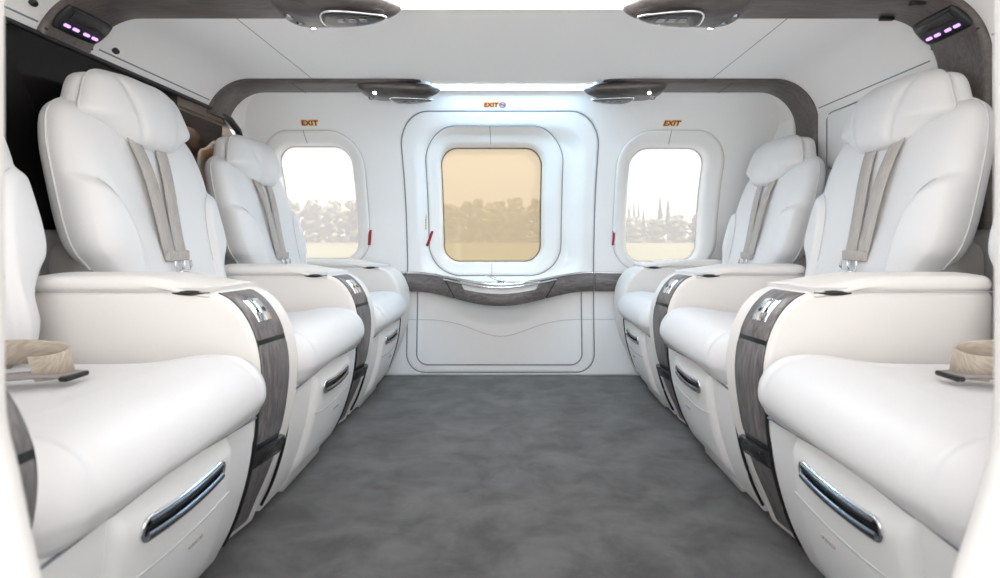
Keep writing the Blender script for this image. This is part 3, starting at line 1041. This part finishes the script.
    def bh(a, b):
        """height of the padded front face over the base plane"""
        r = math.hypot(a, b - 0.66)
        q = min(1.0, r / float(np.interp(math.atan2(b - 0.66, a), ang, rad, period=2 * math.pi)))
        h = 0.066 * (1 - q ** 5) ** (1 / 2.2)
        return h + brelief(a, b) * min(1, h / 0.033) + 0.10 * a * a
    for sg in (-1, 1):
        sm_ = []
        for th in np.linspace(0.05, 1.25, 26):
            a = 0.252 - 0.118 * math.sin(th + 0.25) ** (2 / 3) if th < 1.32 else 0.134
            b = 0.50 + 0.245 * max(0.0, math.cos(th + 0.25)) ** (2 / 3)
            sm_.append((bx(b) + bh(a, b) + 0.0016, sg * a + BS, b))
        mesh('bolster_seam', [tube(sm_, 0.0012, 6)], M['seal_pale'], br, mirror=mx)
    mesh('recline_cover', [warp(rbox(-0.30, -0.20, -0.222, 0.222, 0.32, 0.60, 0.03, 6, 4), lambda x, y, z: (x + bk_ - (z - 0.5) * 0.3, y * (1 - 0.15 * float(sstep(0.5, 0.62, z))), z))], M['taupe'], t, mirror=mx)
    # headrest ---------------------------------------------------------
    hh = [(0.0, 1.014), (0.06, 1.015), (0.113, 1.005), (0.143, 0.982), (0.166, 0.935), (0.178, 0.906), (0.170, 0.889), (0.138, 0.872), (0.102, 0.847), (0.066, 0.832), (0.0, 0.828)]
    HO = spline([(-a, b) for a, b in hh[-2:0:-1]] + hh, 5, True)
    hx = lambda b: bk_ - 0.262 - (b - 0.83) * 0.20

    def hrel(a, b):
        w = 0.0
        w -= 0.006 * math.exp(-((abs(a) - 0.075 - 0.25 * (b - 0.92)) / 0.006) ** 2)
        w += 0.008 * math.exp(-(a / 0.07) ** 4)
        return w

    def hplace(a, b, h):
        return (hx(b) + h - 0.06 * a * a, a + BS + 0.004, b)
    hd = mesh('headrest', [weld(pillow(HO[::-1], hplace, 0.062, 0.03, 2.8, 24, (0, 0.925), hrel))], M['leather'], t, mirror=mx)
    HC = [(a * 0.955, 0.93 + (b - 0.93) * 0.93) for a, b in HO]
    mesh('headrest_core', [weld(pillow(HC[::-1], lambda a, b, h: (hx(b) + h - 0.028, a + BS - 0.004, b), 0.02, 0.042, 7.0, 16, (0, 0.925)))], M['leather'], hd, mirror=mx)
    mesh('headrest_seam', [tube([(hx(b) + 0.001 - 0.06 * a * a, a + BS + 0.004, b) for a, b in HO], 0.0026, 6, True, up=(1, 0, 0))], M['seam'], hd, mirror=mx)
    em = []
    ex = lambda a, b: hx(b) - 0.06 * a * a + 0.0600
    for a0, b0, a1, b1 in ((-0.012, 0.880, 0.012, 0.868), (-0.010, 0.866, 0.010, 0.882), (0.0, 0.886, 0.0, 0.874)):
        em.append(tube([(ex(a0, b0), a0 + BS, b0), (ex(a1, b1), a1 + BS, b1)], 0.0024, 6))
    mesh('emblem', em, M['seam'], hd, mirror=mx)
    # shoulder straps --------------------------------------------------
    fxb = lambda a, b: bx(b) + bh(a, b)
    for a0, a1 in ((-0.052, -0.023), (0.040, 0.020)):
        pts = []
        for i in range(17):
            f = i / 16
            b = 0.86 + (0.553 - 0.86) * f
            a = a0 + (a1 - a0) * f
            pts.append((fxb(a, b) + 0.005 + (0.012 * math.sin(f * 3.1) if a0 < 0 else 0.004 * math.sin(f * 3.1)), a, b))
        mesh('shoulder_strap', [ribbon(pts, (0, 1, 0), 0.042, 0.003)], M['strap'], t, mirror=mx)
    bk = [(fxb(0, 0.548) + 0.010, 0, 0.548), (fxb(0, 0.528) + 0.012, 0, 0.528)]
    mesh('strap_keeper', [rbox(fxb(0, 0.560) + 0.004, fxb(0, 0.560) + 0.016, -0.043, 0.040, 0.548, 0.574, 0.004, 2, 2)], M['strap'], t, mirror=mx)
    x0 = fxb(0, 0.53) + 0.012
    bu = mesh('buckle', [tube([(x0, -0.026, 0.548), (x0 + 0.002, -0.030, 0.533), (x0 + 0.003, -0.020, 0.521), (x0 + 0.003, -0.002, 0.521), (x0 + 0.002, 0.0, 0.533), (x0, -0.004, 0.548)], 0.0035, 8),
                         tube([(x0, 0.030, 0.548), (x0 + 0.002, 0.032, 0.533), (x0 + 0.003, 0.024, 0.521), (x0 + 0.003, 0.008, 0.521), (x0 + 0.002, 0.004, 0.533), (x0, 0.008, 0.548)], 0.0035, 8),
                         rbox(x0 - 0.006, x0 + 0.012, -0.022, 0.026, 0.486, 0.526, 0.006, 2, 3),
                         tube([(x0 + 0.012, 0.002, 0.506), (x0 + 0.018, 0.002, 0.506)], [0.014, 0.011], 14)], M['chrome'], t, mirror=mx)
    mesh('release_button', [tube([(x0 + 0.017, 0.002, 0.506), (x0 + 0.020, 0.002, 0.506)], 0.0075, 12)], M['dark_chrome'], bu, mirror=mx)
    return t


def lap_belt(seat, mx):
    """loose tan lap belt lying across the back of the cushion: a part of the seat it is bolted to"""
    P = spline([(-0.20, 0.03, 0.415), (-0.15, 0.07, 0.428), (-0.08, 0.093, 0.430), (-0.02, 0.098, 0.426), (0.004, 0.092, 0.421), (0.010, 0.078, 0.416), (-0.004, 0.066, 0.412), (-0.03, 0.062, 0.410)], 6)
    mesh('lap_belt', [ribbon(P, (0.05, -0.25, 1), 0.042, 0.003)], M['strap_tan'], seat, mirror=mx)
    P = spline([(-0.10, 0.05, 0.398), (-0.04, 0.070, 0.399), (-0.005, 0.078, 0.399), (0.022, 0.078, 0.397)], 6)
    tn = mesh('belt_tongue', [ribbon(P, (0.2, 1, 0), 0.040, 0.006)], M['taupe'], seat, mirror=mx)
    mesh('belt_end', [rbox(0.014, 0.028, 0.057, 0.099, 0.392, 0.400, 0.003, 2, 2)], M['black'], tn, mirror=mx)


# console between two seats ----------------------------------------------
CONW = 0.125
CF = spline([(0.158, 0.02), (0.178, 0.07), (0.212, 0.15), (0.238, 0.23), (0.251, 0.31), (0.252, 0.37), (0.241, 0.425), (0.220, 0.468), (0.192, 0.497), (0.160, 0.512)], 6)


def strip(v0, v1, s0, s1, lift, th=0.004, drop=0):
    """plate following the console's front curve between heights s0 and s1"""
    P = [p for p in densify(CF, 0.006, False) if s0 <= p[1] <= s1]
    P = [np.array(p) for p in P]
    rings = []
    m = len(P)
    for i in range(m):
        tg = P[min(i + 1, m - 1)] - P[max(i - 1, 0)]
        tg /= np.linalg.norm(tg)
        n_ = np.array((tg[1], -tg[0]))
        lf = lift - (0.0015 if i in (0, m - 1) else 0)
        r_ = []
        for v, l in ((v0, -th), (v0, lf - 0.0015), (v0 + 0.0015, lf), (v1 - 0.0015, lf), (v1, lf - 0.0015), (v1, -th)):
            q = P[i] + n_ * l
            r_.append((q[0], v, q[1]))
        rings.append(r_)
    return loft(rings)


def build_console(mx, loc, label, first=False, plain=False):
    """local y=0 is the face nearest the doorway, y=CONW the far one"""
    t = empty('armrest_console', loc, label, 'armrest', 'white armrest consoles')
    def sh(vf):
        if first: return warp(vf, lambda x, y, z: (x + 0.016 * float(sstep(0.30, 0.42, z)) * float(sstep(0.0, 0.16, x)), y, z))
        return warp(vf, lambda x, y, z: (x - 0.022 * (1 - y / CONW) * float(sstep(-0.05, 0.16, x)), y, z))
    P = [(-0.20, 0.02)] + CF + [(0.10, 0.514), (-0.19, 0.514), (-0.20, 0.50)]
    mesh('body', [sh(slab(P, 0.0, CONW, 0.012))], M['cream'], t, mirror=mx)
    mesh('foot', [rbox(-0.19, 0.13, 0.01, CONW - 0.01, 0.0, 0.03, 0.004, 1, 2)], M['black'], t, mirror=mx)

    def lw(x, y, z):
        if z > 0.52: z += 0.004 * math.cos((y - CONW / 2) / CONW * 3.0) - 0.022 * float(sstep(0.0, 0.19, x))
        return (x, y, z)
    lid = mesh('arm_pad', [sh(warp(rbox(-0.198, 0.166, -0.003, CONW + 0.003, 0.508, 0.538, 0.0145, 20, 5), lw))], M['cream'], t, mirror=mx)
    mesh('pad_seam', [sh(tube(densify([(-0.197, -0.0032, 0.510), (0.160, -0.0032, 0.510)], 0.02, False), 0.0012, 6))], M['seal_pale'], lid, mirror=mx)
    mesh('finger_slot', [sh(tube([(0.085 + 0.075 * f, -0.001, 0.5075 + 0.001 * f) for f in np.linspace(0, 1, 12)], [0.0008 + 0.0048 * math.sin(math.pi * min(1, f * 0.95 + 0.03)) for f in np.linspace(0, 1, 12)], 8))], M['black'], t, mirror=mx)
    if plain:
        t.scale = (1, 0.85, 0.955)
        return t
    v0, v1 = (0.034, CONW - 0.005) if first else (0.007, CONW - 0.039)
    up = mesh('upper_veneer', [sh(strip(v0, v1, 0.412, 0.5085, 0.0022))], M['wood_v'], t, mirror=mx)
    mesh('lower_veneer', [sh(strip(v0, v1, 0.212, 0.4095, 0.0022))], M['wood_v'], t, mirror=mx)
    mesh('foot_veneer', [sh(strip(v0, v1 + 0.006, 0.028, 0.170, 0.0025))], M['wood_v'], t, mirror=mx)
    mesh('veneer_edge', [sh(strip(v0 - 0.001, v1 + 0.002, 0.026, 0.510, 0.0002))], M['black'], t, mirror=mx)
    bx_ = mesh('latch_box', [sh(strip(v0 - 0.004, v1 + 0.006, 0.172, 0.210, 0.012))], M['dark_chrome'], t, mirror=mx)
    mesh('latch_cover', [sh(strip(v0 + 0.008, v1 - 0.008, 0.178, 0.204, 0.0145))], M['blackgloss'], bx_, mirror=mx)
    pl_ = mesh('control_plate', [sh(strip(v0 + 0.018, v0 + 0.056, 0.445, 0.492, 0.0055))], M['chrome'], up, mirror=mx)
    k1 = sh(strip(v0 + 0.023, v0 + 0.032, 0.460, 0.478, 0.0065))
    k2 = sh(strip(v0 + 0.042, v0 + 0.051, 0.460, 0.478, 0.0065))
    bt = mesh('plate_buttons', [k1, k2], M['black'], up, mirror=mx)
    return t


def copy_thing(o, loc, label):
    c = copy_tree(o)
    c.location = loc
    c['label'] = label
    return c


PITCH, Y1 = 0.59, 0.6975
SX = 0.70
rows = {1: ('in front of the black partition', -1), -1: ('in front of the white bulkhead', 1)}
for mx, (where, sx) in rows.items():
    seat = build_seat(mx, (sx * SX, Y1, 0), 'white seat ' + where + ', nearest the doorway, tan lap belt on it')
    s2 = copy_thing(seat, (sx * SX, Y1 + PITCH, 0), 'white leather seat ' + where + ', middle of its row of three')
    s3 = copy_thing(seat, (sx * SX, Y1 + 2 * PITCH, 0), 'white leather seat ' + where + ', next to the window wall')
    s2.scale = (1, 1, 1.006)
    s3.scale = (1, 1, 0.97)
    lap_belt(seat, mx)
    build_console(mx, (sx * SX, 0.34, 0), 'white armrest console ' + where + ', beside the doorway frame', True)
    con = build_console(mx, (sx * SX, 0.93, 0), 'armrest console ' + where + ', between doorway-side and middle seats')
    copy_thing(con, (sx * SX, 0.93 + PITCH, 0), 'armrest console ' + where + ', between middle and window-side seats').scale = (1, 1, 0.975)
    build_console(mx, (sx * SX, 0.93 + 2 * PITCH, 0), 'white armrest console ' + where + ', against the window wall', False, True)

# ------------------------------------------------------------------ outdoors
GZ = -0.75
gd = mesh('ground', [([(-900, -400, GZ), (900, -400, GZ), (900, 1400, GZ), (-900, 1400, GZ)], [(0, 1, 2, 3)])], M['grass'], None, False)
struct(gd)


ap_ = mesh('ground', [rbox(-24, 24, -40, 22, GZ - 0.2, GZ + 0.012, 0.01, 1, 1)], M['bounce_ground'], None, False)  # unseen slab added to reflect neutral light up to the ceiling
struct(ap_, 'added pale ground slab that bounces neutral light into the cabin')


def icos(sub):
    t = (1 + 5 ** 0.5) / 2
    V = [np.array(v, float) / np.linalg.norm(v) for v in ((-1, t, 0), (1, t, 0), (-1, -t, 0), (1, -t, 0), (0, -1, t), (0, 1, t), (0, -1, -t), (0, 1, -t), (t, 0, -1), (t, 0, 1), (-t, 0, -1), (-t, 0, 1))]
    F = [(0, 11, 5), (0, 5, 1), (0, 1, 7), (0, 7, 10), (0, 10, 11), (1, 5, 9), (5, 11, 4), (11, 10, 2), (10, 7, 6), (7, 1, 8), (3, 9, 4), (3, 4, 2), (3, 2, 6), (3, 6, 8), (3, 8, 9), (4, 9, 5), (2, 4, 11), (6, 2, 10), (8, 6, 7), (9, 8, 1)]
    for _ in range(sub):
        c, G = {}, []

        def md(a, b):
            k = (min(a, b), max(a, b))
            if k not in c:
                m = V[a] + V[b]; V.append(m / np.linalg.norm(m)); c[k] = len(V) - 1
            return c[k]
        for a, b, d in F:
            x, y, z = md(a, b), md(b, d), md(d, a)
            G += [(a, x, z), (b, y, x), (d, z, y), (x, y, z)]
        F = G
    return np.array(V), F


IV, IF = icos(2)


def crown(seed, w, h):
    g = random.Random(seed)
    out_ = []
    for k in range(46):
        a = g.uniform(0, 2 * math.pi); u = g.random() ** 0.5
        z = g.uniform(0.06, 0.92)
        env = 1.0 if z < 0.6 else math.cos((z - 0.6) / 0.4 * 1.35) ** 0.6
        r = (0.16 + 0.10 * g.random()) * w
        c = np.array((math.cos(a) * u * w * 0.48 * env, math.sin(a) * u * w * 0.48 * env, z * h))
        ph = [g.uniform(0, 6) for _ in range(6)]
        d = 1 + 0.12 * np.sin(IV[:, 0] * 7 + ph[0]) * np.sin(IV[:, 1] * 7 + ph[1]) + 0.10 * np.sin(IV[:, 2] * 11 + ph[2]) * np.sin(IV[:, 0] * 12 + ph[3])
        out_.append(((IV * d[:, None] * r * np.array((1, 1, 0.8)) + c).tolist(), IF))
    return out_


protos = []
for s in range(4):
    t = empty('leafy_tree', (0, 0, GZ), 'tree', 'tree')
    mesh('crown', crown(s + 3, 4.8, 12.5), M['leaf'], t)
    mesh('trunk', [tube([(0, 0, 0), (0.1, 0, 2.5), (0, 0.1, 5)], [0.4, 0.3, 0.2], 8)], M['bark'], t)
    protos.append(t)
TL = {'a': ('leafy tree in the distant wood outside the clear window beside the black partition', 'trees outside the window beside the partition'),
      'b': ('leafy tree in the distant wood outside the amber middle window', 'trees outside the amber window'),
      'c': ('low leafy tree in the distant wood outside the clear window beside the white bulkhead', 'trees outside the window beside the bulkhead')}
cnt = 0
spots = []
for row, (dy, st) in enumerate(((142, 6.8), (150, 6.8), (158, 6.8))):
    for lo, hi, kind in ((-76, -39, 'a'), (-29, 17, 'b'), (27, 66, 'c')):
        x = lo + row * 2.27
        while x < hi:
            spots.append((x + rnd.uniform(-0.1, 0.1), dy + rnd.uniform(-0.6, 0.6), kind, row))
            x += st
for x, y, kind, row in spots:
    p = protos[cnt % 4]
    o = p if cnt < 4 else copy_tree(p)
    k = {'a': 1.02, 'b': 1.0, 'c': 0.63}[kind] * rnd.uniform(0.9, 1.08) * (1.05 if row else 0.9)
    o.location = (x, y, GZ)
    o.scale = (1, 1, k)
    o.rotation_euler = (0, 0, rnd.uniform(0, 6))
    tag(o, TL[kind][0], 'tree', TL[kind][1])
    cnt += 1


def pine(x, y, h, w, lab, group):
    t = empty('pine_tree', (x, y, GZ), lab, 'tree', group)
    V, F = [], []
    pts = []
    for k in range(9):
        z0 = h * (0.18 + 0.80 * k / 9); z1 = z0 + h * 0.17
        r0 = w * (1 - k / 9.3)
        n = 14
        b = []
        for j in range(n):
            a = 2 * math.pi * j / n + k
            r = r0 * (0.72 + 0.28 * (j % 2)) * rnd.uniform(0.85, 1.1)
            b.append((r * math.cos(a), r * math.sin(a), z0 - 0.25 * (j % 2) * h * 0.05))
        pts.append(loft([b, [(0.02 * math.cos(2 * math.pi * j / n), 0.02 * math.sin(2 * math.pi * j / n), z1) for j in range(n)]]))
    mesh('needles', pts, M['pine'], t, False)
    mesh('trunk', [tube([(0, 0, 0), (0, 0, h * 0.5)], [0.3, 0.2], 8)], M['bark'], t)


for px, hh_, yy_ in ((660, 15.9, 168), (668, 15.6, 174)):
    pine((px - 512) * yy_ / 500, yy_, hh_, 2.1, 'taller dark pine of the pair outside the window beside the white bulkhead', 'pair of dark pines outside the window beside the bulkhead')
for px, hh_, yy_ in ((629, 14.0, 168), (634, 14.8, 173), (638.5, 14.0, 168), (643.5, 12.3, 173)):
    pine((px - 512) * yy_ / 500, yy_, hh_, 1.4, 'thin dark pine in the small cluster outside the window beside the white bulkhead', 'cluster of thin pines outside the window beside the bulkhead')
